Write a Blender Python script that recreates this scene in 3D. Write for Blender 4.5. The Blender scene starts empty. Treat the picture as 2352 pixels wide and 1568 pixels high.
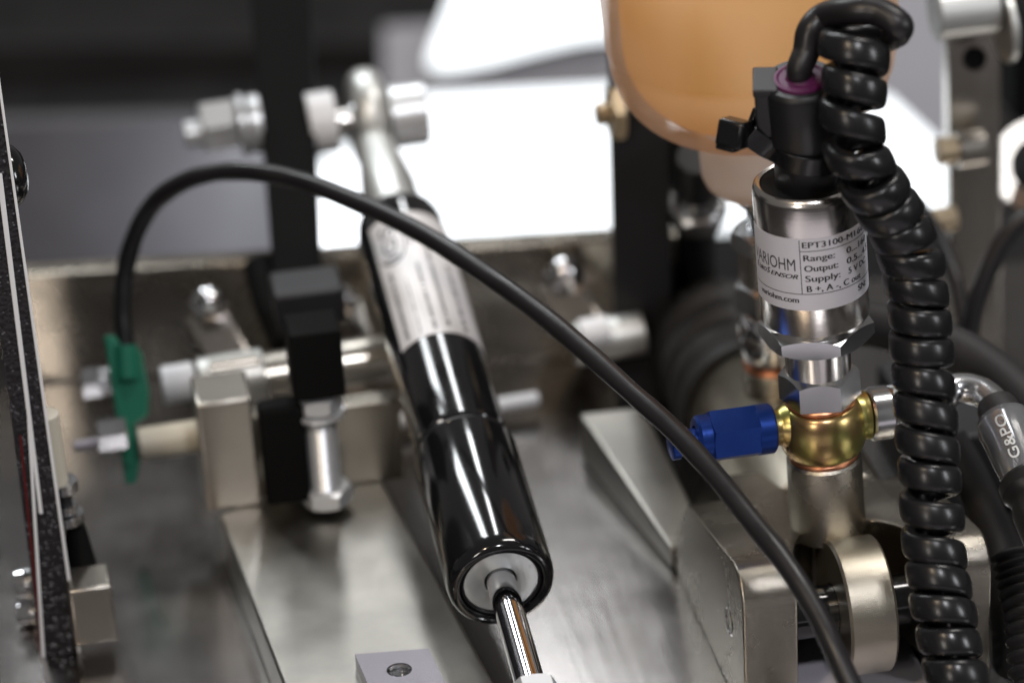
import bpy, bmesh, math, random
from mathutils import Vector, Matrix
random.seed(7)
S = 0.001                                   # everything below is written in millimetres
sc = bpy.context.scene
# ---------------------------------------------------------------- camera
FPX = 7500.0                                # focal length in pixels of a 2352 x 1568 view of the photograph
p_, t_, r_ = (math.radians(v) for v in (27.0, 9.0, 3.2))      # pitch, yaw, roll
F = Vector((math.sin(t_)*math.cos(p_), math.cos(t_)*math.cos(p_), -math.sin(p_)))
R0 = Vector((math.cos(t_), -math.sin(t_), 0)); U0 = R0.cross(F)
RR = math.cos(r_)*R0 - math.sin(r_)*U0
UU = math.sin(r_)*R0 + math.cos(r_)*U0
CAM = Vector((0, 0, 53.6)) - 600*F
cd = bpy.data.cameras.new('camera'); cam = bpy.data.objects.new('camera', cd)
sc.collection.objects.link(cam); sc.camera = cam
m3 = Matrix((RR, UU, -F)).transposed()
cam.matrix_world = Matrix.Translation(CAM*S) @ m3.to_4x4()
cd.sensor_width = 36; cd.sensor_fit = 'HORIZONTAL'; cd.lens = FPX/2352*36
cd.clip_start = 0.02; cd.clip_end = 50
cd.dof.use_dof = True; cd.dof.focus_distance = 0.586; cd.dof.aperture_fstop = 9.2; cd.dof.aperture_blades = 0
# ---------------------------------------------------------------- light
w = bpy.data.worlds.new('World'); sc.world = w; w.use_nodes = True
bg = w.node_tree.nodes['Background']; bg.inputs[0].default_value = (0.95, 0.90, 0.86, 1); bg.inputs[1].default_value = 0.12
def lamp(name, loc, tgt, sx, sy, power, col):
    l = bpy.data.lights.new(name, 'AREA'); l.shape = 'RECTANGLE'; l.size = sx*S; l.size_y = sy*S
    l.energy = power; l.color = col
    o = bpy.data.objects.new(name, l); sc.collection.objects.link(o)
    o.location = Vector(loc)*S
    o.rotation_euler = (Vector(tgt)-Vector(loc)).to_track_quat('-Z', 'Y').to_euler()
    return o
def PD_(x, y, d): return CAM + d*(F + (x-1176)/FPX*RR + (784-y)/FPX*UU)
lamp('ceiling_lamp', (-255, 640, 720), (0, 0, 10), 120, 460, 2.7, (0.94, 0.98, 1.0))
lamp('ceiling_lamp', (92, 640, 720), (20, 0, 10), 62, 460, 1.9, (0.96, 0.98, 1.0))
lamp('ceiling_lamp', (330, 60, 800), (40, 0, 10), 90, 300, 2.6, (1.0, 0.96, 0.92))
lamp('fill_lamp', (-520, -760, 400), (0, 0, 10), 90, 240, 1.3, (1.0, 0.93, 0.86))  # unseen lamp added for light bands on the sensor steel
lamp('fill_lamp', (640, -520, 330), (30, 0, 10), 120, 240, 1.5, (0.95, 0.97, 1.0))  # its counterpart on the right, added for the same bands
lamp('added_glow_lamp', PD_(600, 660, 985), PD_(560, 560, 1030), 30, 16, .055, (0.90, 0.93, 1.0))  # added out of sight behind the cross plate, brightens the low panel
lamp('warm_lamp', (-300, -420, 640), (20, 0, 20), 50, 50, 1.1, (1.0, 0.80, 0.58))
lamp('fill_lamp', (60, -620, 760), (40, 0, 30), 80, 80, 2.4, (0.95, 0.95, 1.0))  # unseen key lamp added to brighten the labels
sc.view_settings.view_transform = 'Standard'; sc.view_settings.look = 'None'
sc.view_settings.exposure = 0.0; sc.view_settings.gamma = 1.0; sc.view_settings.use_curve_mapping = False
sc.cycles.use_denoising = True
sc.cycles.max_bounces = 10; sc.cycles.transparent_max_bounces = 12
sc.cycles.sample_clamp_indirect = 6.0; sc.cycles.caustics_reflective = False; sc.cycles.caustics_refractive = False
# ---------------------------------------------------------------- pixel -> place
def ray(x, y): return F + (x-1176)/FPX*RR + (784-y)/FPX*UU
def PD(x, y, d): return CAM + d*ray(x, y)                    # at a depth
def PA(x, y, a, v):
    q = ray(x, y); return CAM + (v-CAM[a])/q[a]*q
def PX(x, y, v): return PA(x, y, 0, v)
def PY(x, y, v): return PA(x, y, 1, v)
def PZ(x, y, v): return PA(x, y, 2, v)
def mmpx(d): return d/FPX
# ---------------------------------------------------------------- mesh building
X, Y, Z = Vector((1, 0, 0)), Vector((0, 1, 0)), Vector((0, 0, 1))
def frame(a):
    a = a.normalized(); h = Z if abs(a.z) < .9 else X
    e1 = h.cross(a).normalized(); e2 = a.cross(e1); return a, e1, e2
class MB:
    def __init__(s): s.v = []; s.f = []
    def add(s, vs, fs):
        n = len(s.v); s.v += [Vector(v) for v in vs]; s.f += [tuple(i+n for i in f) for f in fs]; return s
    def box(s, c, sx, sy, sz, ax=(X, Y, Z)):
        c = Vector(c); a, b, d = ax
        vs = [c+a*(i*sx/2)+b*(j*sy/2)+d*(k*sz/2) for k in (-1, 1) for j in (-1, 1) for i in (-1, 1)]
        return s.add(vs, [(0, 2, 3, 1), (4, 5, 7, 6), (0, 1, 5, 4), (2, 6, 7, 3), (0, 4, 6, 2), (1, 3, 7, 5)])
    def prism(s, poly, off):
        n = len(poly); vs = [Vector(q) for q in poly] + [Vector(q)+Vector(off) for q in poly]
        fs = [tuple(range(n))[::-1], tuple(range(n, 2*n))] + [(i, (i+1) % n, n+(i+1) % n, n+i) for i in range(n)]
        return s.add(vs, fs)
    def lathe(s, P, axis, prof, seg=48):
        P = Vector(P); a, e1, e2 = frame(Vector(axis)); rings = []; vs = []; fs = []
        for h, r in prof:
            if r <= 1e-6: rings.append([len(vs)]); vs.append(P+a*h)
            else:
                rings.append(list(range(len(vs), len(vs)+seg)))
                vs += [P+a*h+(e1*math.cos(2*math.pi*i/seg)+e2*math.sin(2*math.pi*i/seg))*r for i in range(seg)]
        for A, B in zip(rings, rings[1:]):
            for i in range(seg):
                j = (i+1) % seg
                if len(A) == 1 and len(B) == 1: break
                if len(A) == 1: fs.append((A[0], B[j], B[i]))
                elif len(B) == 1: fs.append((A[i], A[j], B[0]))
                else: fs.append((A[i], A[j], B[j], B[i]))
        return s.add(vs, fs)
    def hexa(s, P, axis, R, h, to=None, top=True, bot=True, k=.62, inner=.94):
        """hexagonal nut/flange with turned chamfers; one flat faces the direction to"""
        P = Vector(P); a, e1, e2 = frame(Vector(axis)); n = 48; apo = R*math.cos(math.pi/6)
        rot = 0.0
        if to is not None: to = Vector(to); rot = math.atan2(to.dot(e2), to.dot(e1))
        def ring(fn): return [(P+a*hh+(e1*math.cos(q)+e2*math.sin(q))*rr) for q, hh, rr in fn]
        A = [2*math.pi*i/n for i in range(n)]
        rh = [apo/math.cos(((math.degrees(q)+30) % 60-30)*math.pi/180) for q in A]
        rings = [ring([(q+rot, 0, apo*inner) for q in A]),
                 ring([(q+rot, (r-apo*inner)*k if bot else 0, r) for q, r in zip(A, rh)]),
                 ring([(q+rot, h-((r-apo*inner)*k if top else 0), r) for q, r in zip(A, rh)]),
                 ring([(q+rot, h, apo*inner) for q in A])]
        vs = [v for rg in rings for v in rg]+[P, P+a*h]; fs = []
        for m in range(3):
            for i in range(n): j = (i+1) % n; fs.append((m*n+i, m*n+j, (m+1)*n+j, (m+1)*n+i))
        for i in range(n): j = (i+1) % n; fs += [(4*n, j, i), (4*n+1, 3*n+i, 3*n+j)]
        return s.add(vs, fs)
    def sweep(s, pts, sec, cap=True):
        """pts: list of (point, n, b, [scale]); sec: list of (u,v)"""
        m = len(sec); vs = []; fs = []
        for q in pts:
            P, n, b = q[:3]; k = q[3] if len(q) > 3 else 1.0
            vs += [P+n*(u*k)+b*(v*k) for u, v in sec]
        for i in range(len(pts)-1):
            for j in range(m):
                l = (j+1) % m; fs.append((i*m+j, i*m+l, (i+1)*m+l, (i+1)*m+j))
        if cap: fs += [tuple(range(m))[::-1], tuple(range((len(pts)-1)*m, len(pts)*m))]
        return s.add(vs, fs)
    def tube(s, ctrl, r, seg=16, sub=10, sec=None, rf=None):
        P = spline(ctrl, sub); fr = transport(P)
        sec = sec or [(math.cos(2*math.pi*i/seg)*r, math.sin(2*math.pi*i/seg)*r) for i in range(seg)]
        n = len(P)-1
        return s.sweep([(p, a, b, rf(i/n) if rf else 1.0) for i, (p, (t, a, b)) in enumerate(zip(P, fr))], sec)
def spline(c, sub):
    c = [Vector(q) for q in c]; c = [2*c[0]-c[1]]+c+[2*c[-1]-c[-2]]; out = []
    for i in range(1, len(c)-2):
        a, b, d, e = c[i-1:i+3]
        for k in range(sub):
            t = k/sub
            out.append(.5*((2*b)+(d-a)*t+(2*a-5*b+4*d-e)*t*t+(3*b-a-3*d+e)*t**3))
    out.append(c[-2]); return out
def transport(P):
    n = len(P); T = [(P[min(i+1, n-1)]-P[max(i-1, 0)]).normalized() for i in range(n)]
    t, a, b = frame(T[0]); fr = []
    for q in T:
        a = (a-q*a.dot(q)).normalized(); fr.append((q, a, q.cross(a)))
    return fr
col = sc.collection
def build(name, mb, mat, parent=None, bevel=0, sharp=32, origin=None):
    if parent is not None: o0 = Vector(parent['_o'])
    elif origin is not None: o0 = Vector(origin)
    else:
        n = len(mb.v); o0 = sum(mb.v, Vector())/n; o0.z = min(v.z for v in mb.v)
    me = bpy.data.meshes.new(name)
    me.from_pydata([((v-o0)*S)[:] for v in mb.v], [], mb.f); me.validate()
    bm = bmesh.new(); bm.from_mesh(me); bmesh.ops.recalc_face_normals(bm, faces=bm.faces[:]); bm.to_mesh(me); bm.free()
    me.polygons.foreach_set('use_smooth', [True]*len(me.polygons))
    me.set_sharp_from_angle(angle=math.radians(sharp))
    me.materials.append(mat)
    o = bpy.data.objects.new(name, me); col.objects.link(o)
    if parent is not None:
        o.parent = parent; o['_o'] = parent['_o']
    else: o.location = o0*S; o['_o'] = o0[:]
    if bevel:
        b = o.modifiers.new('bevel', 'BEVEL'); b.width = bevel*S; b.segments = 3; b.limit_method = 'ANGLE'; b.angle_limit = math.radians(40)
        b.harden_normals = False
    return o
def thing(name, loc, label, cat, group=None):
    o = bpy.data.objects.new(name, None); col.objects.link(o); o.empty_display_size = .005
    o.location = Vector(loc)*S; o['_o'] = Vector(loc)[:]
    return tag(o, label, cat, group)
def tag(o, label, cat, group=None, kind=None):
    o['label'] = label; o['category'] = cat
    if group: o['group'] = group
    if kind: o['kind'] = kind
    return o
# ---------------------------------------------------------------- materials
def mat(name, c, metal=0., rough=.5, bump=None, var=0., coat=0., brush=None, spec=.5, sss=0., trans=0., ior=1.45, emit=None, aniso=0., rvar=0.):
    m = bpy.data.materials.new(name); m.use_nodes = True; nt = m.node_tree; b = nt.nodes['Principled BSDF']
    I = b.inputs
    I['Base Color'].default_value = (*c, 1); I['Metallic'].default_value = metal; I['Roughness'].default_value = rough
    I['Specular IOR Level'].default_value = spec; I['Coat Weight'].default_value = coat; I['Coat Roughness'].default_value = .06
    I['IOR'].default_value = ior; I['Transmission Weight'].default_value = trans; I['Anisotropic'].default_value = aniso
    if sss: I['Subsurface Weight'].default_value = sss; I['Subsurface Radius'].default_value = (.008, .005, .003)
    if emit: I['Emission Color'].default_value = (*emit[0], 1); I['Emission Strength'].default_value = emit[1]
    tc = nt.nodes.new('ShaderNodeTexCoord'); out = tc.outputs['Object']
    def noise(scale, vec=None, det=3):
        n = nt.nodes.new('ShaderNodeTexNoise'); n.inputs['Scale'].default_value = scale; n.inputs['Detail'].default_value = det
        nt.links.new(vec or out, n.inputs['Vector']); return n
    if var:
        n = noise(45, det=5); mx = nt.nodes.new('ShaderNodeMix'); mx.data_type = 'RGBA'; mx.blend_type = 'MULTIPLY'
        mx.inputs['Factor'].default_value = 1
        rp = nt.nodes.new('ShaderNodeMapRange'); rp.inputs['From Min'].default_value = .3; rp.inputs['From Max'].default_value = .7
        rp.inputs['To Min'].default_value = 1-var; rp.inputs['To Max'].default_value = 1+var
        nt.links.new(n.outputs['Fac'], rp.inputs['Value'])
        mx.inputs['A'].default_value = (*c, 1); nt.links.new(rp.outputs['Result'], mx.inputs['B'])
        nt.links.new(mx.outputs['Result'], I['Base Color'])
    if rvar:
        n = noise(110, det=4); rp = nt.nodes.new('ShaderNodeMapRange'); rp.inputs['From Min'].default_value = .3; rp.inputs['From Max'].default_value = .7
        rp.inputs['To Min'].default_value = max(.02, rough-rvar); rp.inputs['To Max'].default_value = rough+rvar
        nt.links.new(n.outputs['Fac'], rp.inputs['Value']); nt.links.new(rp.outputs['Result'], I['Roughness'])
    if bump or brush:
        bp = nt.nodes.new('ShaderNodeBump'); bp.inputs['Distance'].default_value = .0002
        if bump:
            n = noise(bump[0], det=2); bp.inputs['Strength'].default_value = bump[1]
        else:
            mp = nt.nodes.new('ShaderNodeMapping'); mp.inputs['Scale'].default_value = brush[0]; nt.links.new(out, mp.inputs['Vector'])
            n = noise(1.0, mp.outputs['Vector'], 3); bp.inputs['Strength'].default_value = brush[1]
        nt.links.new(n.outputs['Fac'], bp.inputs['Height']); nt.links.new(bp.outputs['Normal'], I['Normal'])
    return m
M = {}
M['blast'] = mat('blasted_aluminium', (.42, .39, .335), 1, .25, bump=(6500, .30), var=.08, rvar=.04)
M['blast2'] = mat('blasted_aluminium_pale', (.36, .345, .315), 1, .36, bump=(5000, .25), var=.22, rvar=.04)
M['polish'] = mat('brushed_base_metal', (.33, .315, .305), 1, .20, brush=((420, 25, 60), .10), var=.05, rvar=.02)
M['warm'] = mat('blasted_aluminium_warm', (.54, .495, .41), 1, .31, bump=(6500, .25), var=.08)
M['satin'] = mat('satin_metal', (.55, .51, .47), 1, .25, brush=((900, 60, 60), .08), var=.15, rvar=.05)
M['brown'] = mat('dull_bronze_plate', (.46, .42, .36), .9, .25, var=.35, rvar=.08)
M['tab'] = mat('lavender_anodised', (.22, .205, .225), 1, .38, bump=(2600, .3))
M['black_gloss'] = mat('black_gloss_paint', (.006, .006, .007), 0, .13, coat=.6, rvar=.07, bump=(1400, .03))
M['black_sleeve'] = mat('black_gloss_turned', (.006, .006, .007), 0, .12, coat=.6, brush=((60, 1500, 300), .035))
M['black_satin'] = mat('black_satin_paint', (.012, .012, .014), 0, .45)
M['black_deep'] = mat('black_matt', (.005, .005, .005), 0, .75, spec=.12)
M['plastic'] = mat('black_plastic', (.008, .008, .009), 0, .42, bump=(900, .08))
M['tie'] = mat('black_nylon', (.006, .006, .007), 0, .24, bump=(700, .06))
M['coil'] = mat('black_polyurethane', (.010, .010, .011), 0, .29, bump=(900, .07), rvar=.07)
M['cable'] = mat('black_cable_jacket', (.014, .013, .014), 0, .36, bump=(900, .10), rvar=.08)
M['rubber'] = mat('dark_rubber', (.020, .019, .019), 0, .58, bump=(1200, .15), var=.15)
M['endplate'] = mat('olive_brown_plate', (.34, .315, .27), .95, .26, var=.25)
M['paleshaft'] = mat('pale_shaft', (.64, .60, .53), .85, .24)
M['zincsoft'] = mat('dull_zinc', (.70, .72, .74), .5, .32, var=.08)
M['chrome'] = mat('chrome', (.80, .80, .82), 1, .07, brush=((200, 200, 20), .02))
M['zinc'] = mat('zinc_plated_steel', (.70, .71, .73), 1, .20, var=.1, rvar=.05)
M['steel'] = mat('turned_stainless', (.74, .71, .68), 1, .20, brush=((40, 40, 5200), .035), aniso=.5)
M['disc'] = mat('turned_aluminium', (.60, .62, .62), .8, .42, bump=(1500, .04))
M['label'] = mat('white_label_paper', (.66, .65, .70), 0, .42)
M['silver_label'] = mat('silver_foil_label', (.74, .72, .72), .2, .48)
M['ink'] = mat('black_ink', (.012, .012, .014), 0, .5)
M['grey_ink'] = mat('grey_ink', (.13, .13, .14), 0, .5)
M['copper'] = mat('copper', (.66, .30, .17), 1, .36, var=.15, rvar=.05)
M['blue'] = mat('blue_anodised', (.014, .052, .29), .65, .34, bump=(1800, .10), var=.1)
M['purple'] = mat('purple_rubber', (.085, .009, .060), 0, .48)
M['white'] = mat('white_nylon', (.80, .81, .83), 0, .35)
M['cream'] = mat('cream_nylon', (.62, .57, .46), 0, .4)
M['brass'] = mat('brass', (.50, .40, .27), .8, .40)
M['green'] = mat('green_plastic', (.035, .33, .20), 0, .32, trans=.45)
M['cast'] = mat('silver_cast', (.66, .67, .65), .8, .42, bump=(1500, .1))
M['hoseclear'] = mat('clear_sleeve', (.45, .46, .48), 0, .16, trans=.75, ior=1.35)
M['hoseink'] = mat('white_print', (.62, .64, .64), 0, .5)
M['floor'] = mat('dark_floor', (.018, .017, .017), 0, .5, var=.3, spec=.3)
M['greypanel'] = mat('lavender_grey_panel', (.105, .102, .11), 0, .45, var=.12)
M['darkpanel'] = mat('dark_grey_panel', (.020, .019, .019), 0, .6, var=.2, spec=.3)
M['lightpanel'] = mat('light_brushed_panel', (.42, .42, .46), .1, .5, brush=((50, 50, 900), .1))
M['glow'] = mat('reflection_glow', (.9, .9, .9), 0, .5, emit=((.88, .95, 1.0), 1.5))
M['taupe'] = mat('taupe_metal', (.46, .43, .385), .95, .27, var=.12)
def gold():
    m = mat('yellow_zinc', (.62, .47, .20), 1, .30, rvar=.05); nt = m.node_tree; b = nt.nodes['Principled BSDF']
    tc = nt.nodes.new('ShaderNodeTexCoord'); n = nt.nodes.new('ShaderNodeTexNoise'); n.inputs['Scale'].default_value = 120; n.inputs['Detail'].default_value = 3
    r = nt.nodes.new('ShaderNodeValToRGB'); nt.links.new(tc.outputs['Object'], n.inputs['Vector']); nt.links.new(n.outputs['Fac'], r.inputs[0])
    e = r.color_ramp.elements; e[0].position = .32; e[0].color = (.42, .25, .14, 1); e[1].position = .68; e[1].color = (.43, .45, .14, 1)
    k = e.new(.5); k.color = (.47, .36, .14, 1)
    nt.links.new(r.outputs[0], b.inputs['Base Color']); return m
M['gold'] = gold()
def speckle():
    m = mat('speckled_black_edge', (.016, .014, .017), 0, .22); nt = m.node_tree; b = nt.nodes['Principled BSDF']
    tc = nt.nodes.new('ShaderNodeTexCoord'); v = nt.nodes.new('ShaderNodeTexVoronoi'); v.inputs['Scale'].default_value = 900
    nt.links.new(tc.outputs['Object'], v.inputs['Vector'])
    r = nt.nodes.new('ShaderNodeValToRGB'); nt.links.new(v.outputs['Distance'], r.inputs[0])
    e = r.color_ramp.elements; e[0].position = .10; e[0].color = (.14, .145, .16, 1); e[1].position = .24; e[1].color = (.016, .014, .017, 1)
    nt.links.new(r.outputs[0], b.inputs['Base Color'])
    bp = nt.nodes.new('ShaderNodeBump'); bp.inputs['Strength'].default_value = .6; bp.inputs['Distance'].default_value = .0003
    nt.links.new(v.outputs['Distance'], bp.inputs['Height']); nt.links.new(bp.outputs['Normal'], b.inputs['Normal']); return m
M['speckle'] = speckle()
def milky(name, c, see, glossr=.25):
    m = bpy.data.materials.new(name); m.use_nodes = True; nt = m.node_tree; b = nt.nodes['Principled BSDF']
    b.inputs['Base Color'].default_value = (*c, 1); b.inputs['Roughness'].default_value = glossr
    tl = nt.nodes.new('ShaderNodeBsdfTranslucent'); tl.inputs[0].default_value = (*c, 1)
    m1 = nt.nodes.new('ShaderNodeMixShader'); m1.inputs[0].default_value = .55
    nt.links.new(b.outputs[0], m1.inputs[1]); nt.links.new(tl.outputs[0], m1.inputs[2])
    tp = nt.nodes.new('ShaderNodeBsdfTransparent'); m2 = nt.nodes.new('ShaderNodeMixShader'); m2.inputs[0].default_value = see
    nt.links.new(m1.outputs[0], m2.inputs[1]); nt.links.new(tp.outputs[0], m2.inputs[2])
    nt.links.new(m2.outputs[0], nt.nodes['Material Output'].inputs['Surface']); return m
M['milk'] = milky('milky_plastic', (.94, .80, .68), .46)
M['milk_neck'] = milky('milky_plastic_neck', (.97, .95, .94), .05)
M['fluid'] = milky('orange_fluid', (1.0, .70, .17), .0, .4)

# ================================================================= the setting
ZB = -10.0                                   # top of the base plate
def struct(o): o['kind'] = 'structure'; return o
fl = struct(build('floor', MB().box((0, 500, -125), 6000, 6000, 10), M['floor'], origin=(0, 500, -130)))
# base plate
bp = MB().box((10, -100, ZB-6), 330, 462, 12)
base = tag(build('base_plate', bp, M['polish'], bevel=.5), 'brushed metal base plate mirroring the parts that stand on it', 'base plate')
lav = mat('lavender_paint', (.52, .50, .55), 0, .45)
tag(build('fork_plate', MB().box((56.2, -35, ZB+.80), 25.4, 54, 1.5), lav, bevel=.2), 'pale lavender plate lying under the fork of the casting', 'plate')
tag(build('added_reflector', MB().box((10, -224, ZB+.80), 320, 206, 1.5), lav, bevel=.2), 'wide pale lavender plate added out of view in front as a reflector', 'plate')  # unseen plate added so the sensor steel has something pale to reflect
# ---- things beyond the base
def panel_px(name, pix, d, thick, m, label, cat, lift=0, **k):
    poly = [PD(x, y, d) for x, y in pix]
    o = build(name, MB().prism(poly, F*thick), m, bevel=k.get('bevel', 0)); return tag(o, label, cat, k.get('group'))
FLOORZ = -120
def floor_panel(name, xa, ya, xb, yb, d, thick, m, label, cat):
    """upright panel whose top edge runs between two pixels at depth d and which stands on the floor"""
    A, B = PD(xa, ya, d), PD(xb, yb, d); e = (B-A); nrm = Vector((-e.y, e.x, 0)).normalized()
    A0, B0 = Vector((A.x, A.y, FLOORZ)), Vector((B.x, B.y, FLOORZ))
    return tag(build(name, MB().prism([A0, B0, B, A], nrm*thick), m, bevel=.4), label, cat)
floor_panel('low_panel', -260, 292, 760, 262, 1020, 6, M['greypanel'], 'low lavender grey metal panel behind the left end of the base', 'panel')
floor_panel('low_panel', -400, 108, 1200, 92, 1170, 6, M['darkpanel'], 'dark grey low panel far behind the black upright arm', 'panel')
floor_panel('backdrop_panel', -700, -420, 3200, -420, 1330, 8, M['black_deep'], 'tall matt black backdrop behind everything', 'panel')
# glowing panels that stand in for lamp reflections in brushed metal
def mirrored_glow(pix, d, thick, label):
    root = thing('reflection_panel', PD(*pix[0], d), label, 'reflection panel')
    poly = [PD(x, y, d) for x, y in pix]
    build('glow_face', MB().prism(poly, F*2), M['glow'], root)
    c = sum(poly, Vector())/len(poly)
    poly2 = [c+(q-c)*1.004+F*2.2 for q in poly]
    build('glow_backing', MB().prism(poly2, F*thick), M['black_satin'], root)
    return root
mirrored_glow([(640, 585), (660, 430), (720, 385), (975, 218), (1410, 196), (1700, 190), (2040, 222), (2172, 345), (2176, 500)], 1000, 8, 'long glowing panel standing in for a lamp reflection behind the damper eye and the bottle')
blob = [(1055, -60), (1022, 30), (1000, 90), (986, 130), (985, 150), (1000, 160), (1040, 160), (1120, 146), (1250, 112), (1330, 94), (1420, 84), (1440, -60)]
mirrored_glow(blob, 1085, 8, 'round cornered glowing panel standing in for a lamp reflection above the long one')
panel_px('brushed_panel', [(2010, -80), (2190, -80), (2190, 420), (2010, 300)], 1090, 5, M['lightpanel'], 'light grey brushed panel between coiled lead and taupe post', 'panel')
panel_px('brushed_panel', [(880, 60), (1440, 30), (1440, 260), (880, 290)], 1100, 5, M['lightpanel'], 'grey brushed panel between the two glowing reflection panels', 'panel')
# cross plate at the back of the base
A, B = PD(60, 632, 722), PD(1560, 540, 716)
A = A+(A-B)*.25
e = (B-A); nrm = Vector((-e.y, e.x, 0)).normalized()
cp = MB().prism([Vector((A.x, A.y, ZB)), Vector((B.x, B.y, ZB)), B, A], nrm*6)
tag(build('cross_plate', cp, M['brown'], bevel=.6), 'long dull grey brown cross plate standing at the back of the base', 'plate')

# ================================================================= the mounting rail
zr = 0.0
q = [PZ(517, 1220, zr), PZ(655, 1580, zr), PZ(1143, 1580, zr), PZ(893, 1130, zr)]
a0, b0 = q[0]+(q[0]-q[1])*.12, q[3]+(q[3]-q[2])*.22
a1, b1 = q[1]+(q[1]-q[0])*.7, q[2]+(q[2]-q[3])*.7
rail = tag(build('mounting_rail', MB().prism([a0, a1, b1, b0], Z*(-9.9)), M['blast2'], bevel=.7), 'wide pale blasted metal rail running under the black damper', 'rail')
# small plate with threaded hole
def holed_plate(poly, hole, r, zt, h, seg=28):
    """quad plate with a round through-hole, returns MB"""
    mb = MB(); n = seg; ang = [2*math.pi*i/n for i in range(n)]
    def edge(th):
        d = Vector((math.cos(th), math.sin(th))); best = None
        for i in range(4):
            a, b = poly[i], poly[(i+1) % 4]; ex, ey = b.x-a.x, b.y-a.y
            den = d.x*ey-d.y*ex
            if abs(den) < 1e-9: continue
            t = ((a.x-hole.x)*ey-(a.y-hole.y)*ex)/den; u = ((a.x-hole.x)*d.y-(a.y-hole.y)*d.x)/den
            if t > 0 and -1e-6 <= u <= 1+1e-6 and (best is None or t < best): best = t
        return Vector((hole.x+d.x*best, hole.y+d.y*best))
    for c in poly: ang.append(math.atan2(c.y-hole.y, c.x-hole.x) % (2*math.pi))
    ang.sort(); n = len(ang)
    O = [edge(t) for t in ang]; I = [Vector((hole.x+math.cos(t)*r, hole.y+math.sin(t)*r)) for t in ang]
    vs = [Vector((*v, zt)) for v in O]+[Vector((*v, zt)) for v in I]+[Vector((*v, zt-h)) for v in I]+[Vector((*v, zt-h)) for v in O]
    fs = []
    for m in range(3):
        for i in range(n): j = (i+1) % n; fs.append((m*n+i, m*n+j, (m+1)*n+j, (m+1)*n+i))
    for i in range(n): j = (i+1) % n; fs.append((3*n+i, 3*n+j, j, i))
    return mb.add(vs, fs)
zt = 3.2
tp = [PZ(815, 1501, zt), PZ(876, 1640, zt), PZ(1058, 1640, zt), PZ(984, 1488, zt)]
hc = PZ(917, 1537, zt)
tab = thing('threaded_tab', (hc.x, hc.y, 0.02), 'small lavender grey tab with a threaded hole lying on the rail', 'tab')
build('plate', holed_plate([v.to_2d() for v in tp], hc.to_2d(), 2.35, zt, zt-.02), M['tab'], tab, sharp=30)
ring = MB()
for k in range(3): ring.lathe((hc.x, hc.y, zt-.35-k*.8), -Z, [(0, 2.34), (.3, 1.95), (.55, 1.95), (.8, 2.34)], 32)
build('thread', ring, M['zinc'], tab)
build('set_screw', MB().lathe((hc.x, hc.y, .1), Z, [(0, 1.9), (.9, 1.85), (1.15, 1.5), (1.15, .8), (.5, .7), (.5, 0)], 28), M['zinc'], tab)

# ================================================================= the damper
E0 = PD(1151, 1336, 600); EY = PD(846, 272, 726)
AX = (EY-E0).normalized(); LEN = (EY-E0).length
dm = thing('gas_damper', (E0.x, E0.y, 0), 'glossy black damper tube with silver label, chrome rod and eye end', 'damper')
RT, RS = 9.35, 10.1
lip = [(1.2, 7.5), (.2, 7.6), (-.9, 7.9), (-1.3, 8.3), (-1.2, 9.0), (-.5, 9.65), (.7, 10.0), (2.2, RS)]
build('sleeve', MB().lathe(E0, AX, lip+[(36.6, RS), (37.4, RS-.25), (37.9, RT-.3)], 96), M['black_sleeve'], dm, sharp=50)
build('groove_ring', MB().lathe(E0, AX, [(37.4, RT-.6), (37.6, RT+.15), (38.4, RT+.15), (38.8, RT-.5)], 80), M['black_satin'], dm)
build('tube', MB().lathe(E0, AX, [(37.8, RT-1), (38.6, RT-.2), (39.0, RT+.25), (40.0, RT+.1), (41, RT), (113.5, RT), (116.5, RT-.4), (118.2, RT-1.4), (118.8, RT-3), (118.8, 0)], 96), M['black_gloss'], dm, sharp=50)
build('end_disc', MB().lathe(E0, AX, [(.9, 2.9), (.35, 3.1), (.15, 3.5), (.15, 6.9), (.6, 7.35), (1.0, 7.5)], 72), M['disc'], dm)
build('seal_ring', MB().lathe(E0, AX, [(-.1, 7.0), (-.45, 7.25), (-.1, 7.55), (.6, 7.6)], 72), M['black_satin'], dm)
build('rod', MB().lathe(E0, AX, [(-44, 0), (-44, 2.75), (3, 2.75)], 48), M['chrome'], dm)
build('rod_nut', MB().hexa(E0-AX*35.5, AX, 5.4, 5.2, to=U0), M['zincsoft'], dm)
# cast eye end
neck = MB().lathe(E0, AX, [(117, 4.6), (121, 5.9), (132, 5.9), (141, 4.9), (152, 3.6), (158, 3.2)], 40)
eye = build('eye_neck', neck, M['cast'], dm)
ring = MB(); ER, Er = 8.4, 3.3
side = X
n1, n2 = 48, 16
e2v = AX.cross(side).normalized(); vs = []; fs = []
for i in range(n1):
    a = 2*math.pi*i/n1; rad = AX*math.cos(a)+e2v*math.sin(a)
    for j in range(n2):
        b = 2*math.pi*j/n2
        vs.append(EY+rad*(ER+Er*.9*math.cos(b))+side*(3.9*math.sin(b)))
for i in range(n1):
    for j in range(n2):
        fs.append((i*n2+j, ((i+1) % n1)*n2+j, ((i+1) % n1)*n2+(j+1) % n2, i*n2+(j+1) % n2))
build('eye_ring', MB().add(vs, fs), M['cast'], dm)
build('ball_bearing', MB().lathe(EY-side*4.2, side, [(0, 2.4), (0, 3.3), (2, 4.3), (4.2, 4.6), (6.4, 4.3), (8.4, 3.3), (8.4, 2.4)], 36), M['zinc'], dm)

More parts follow.
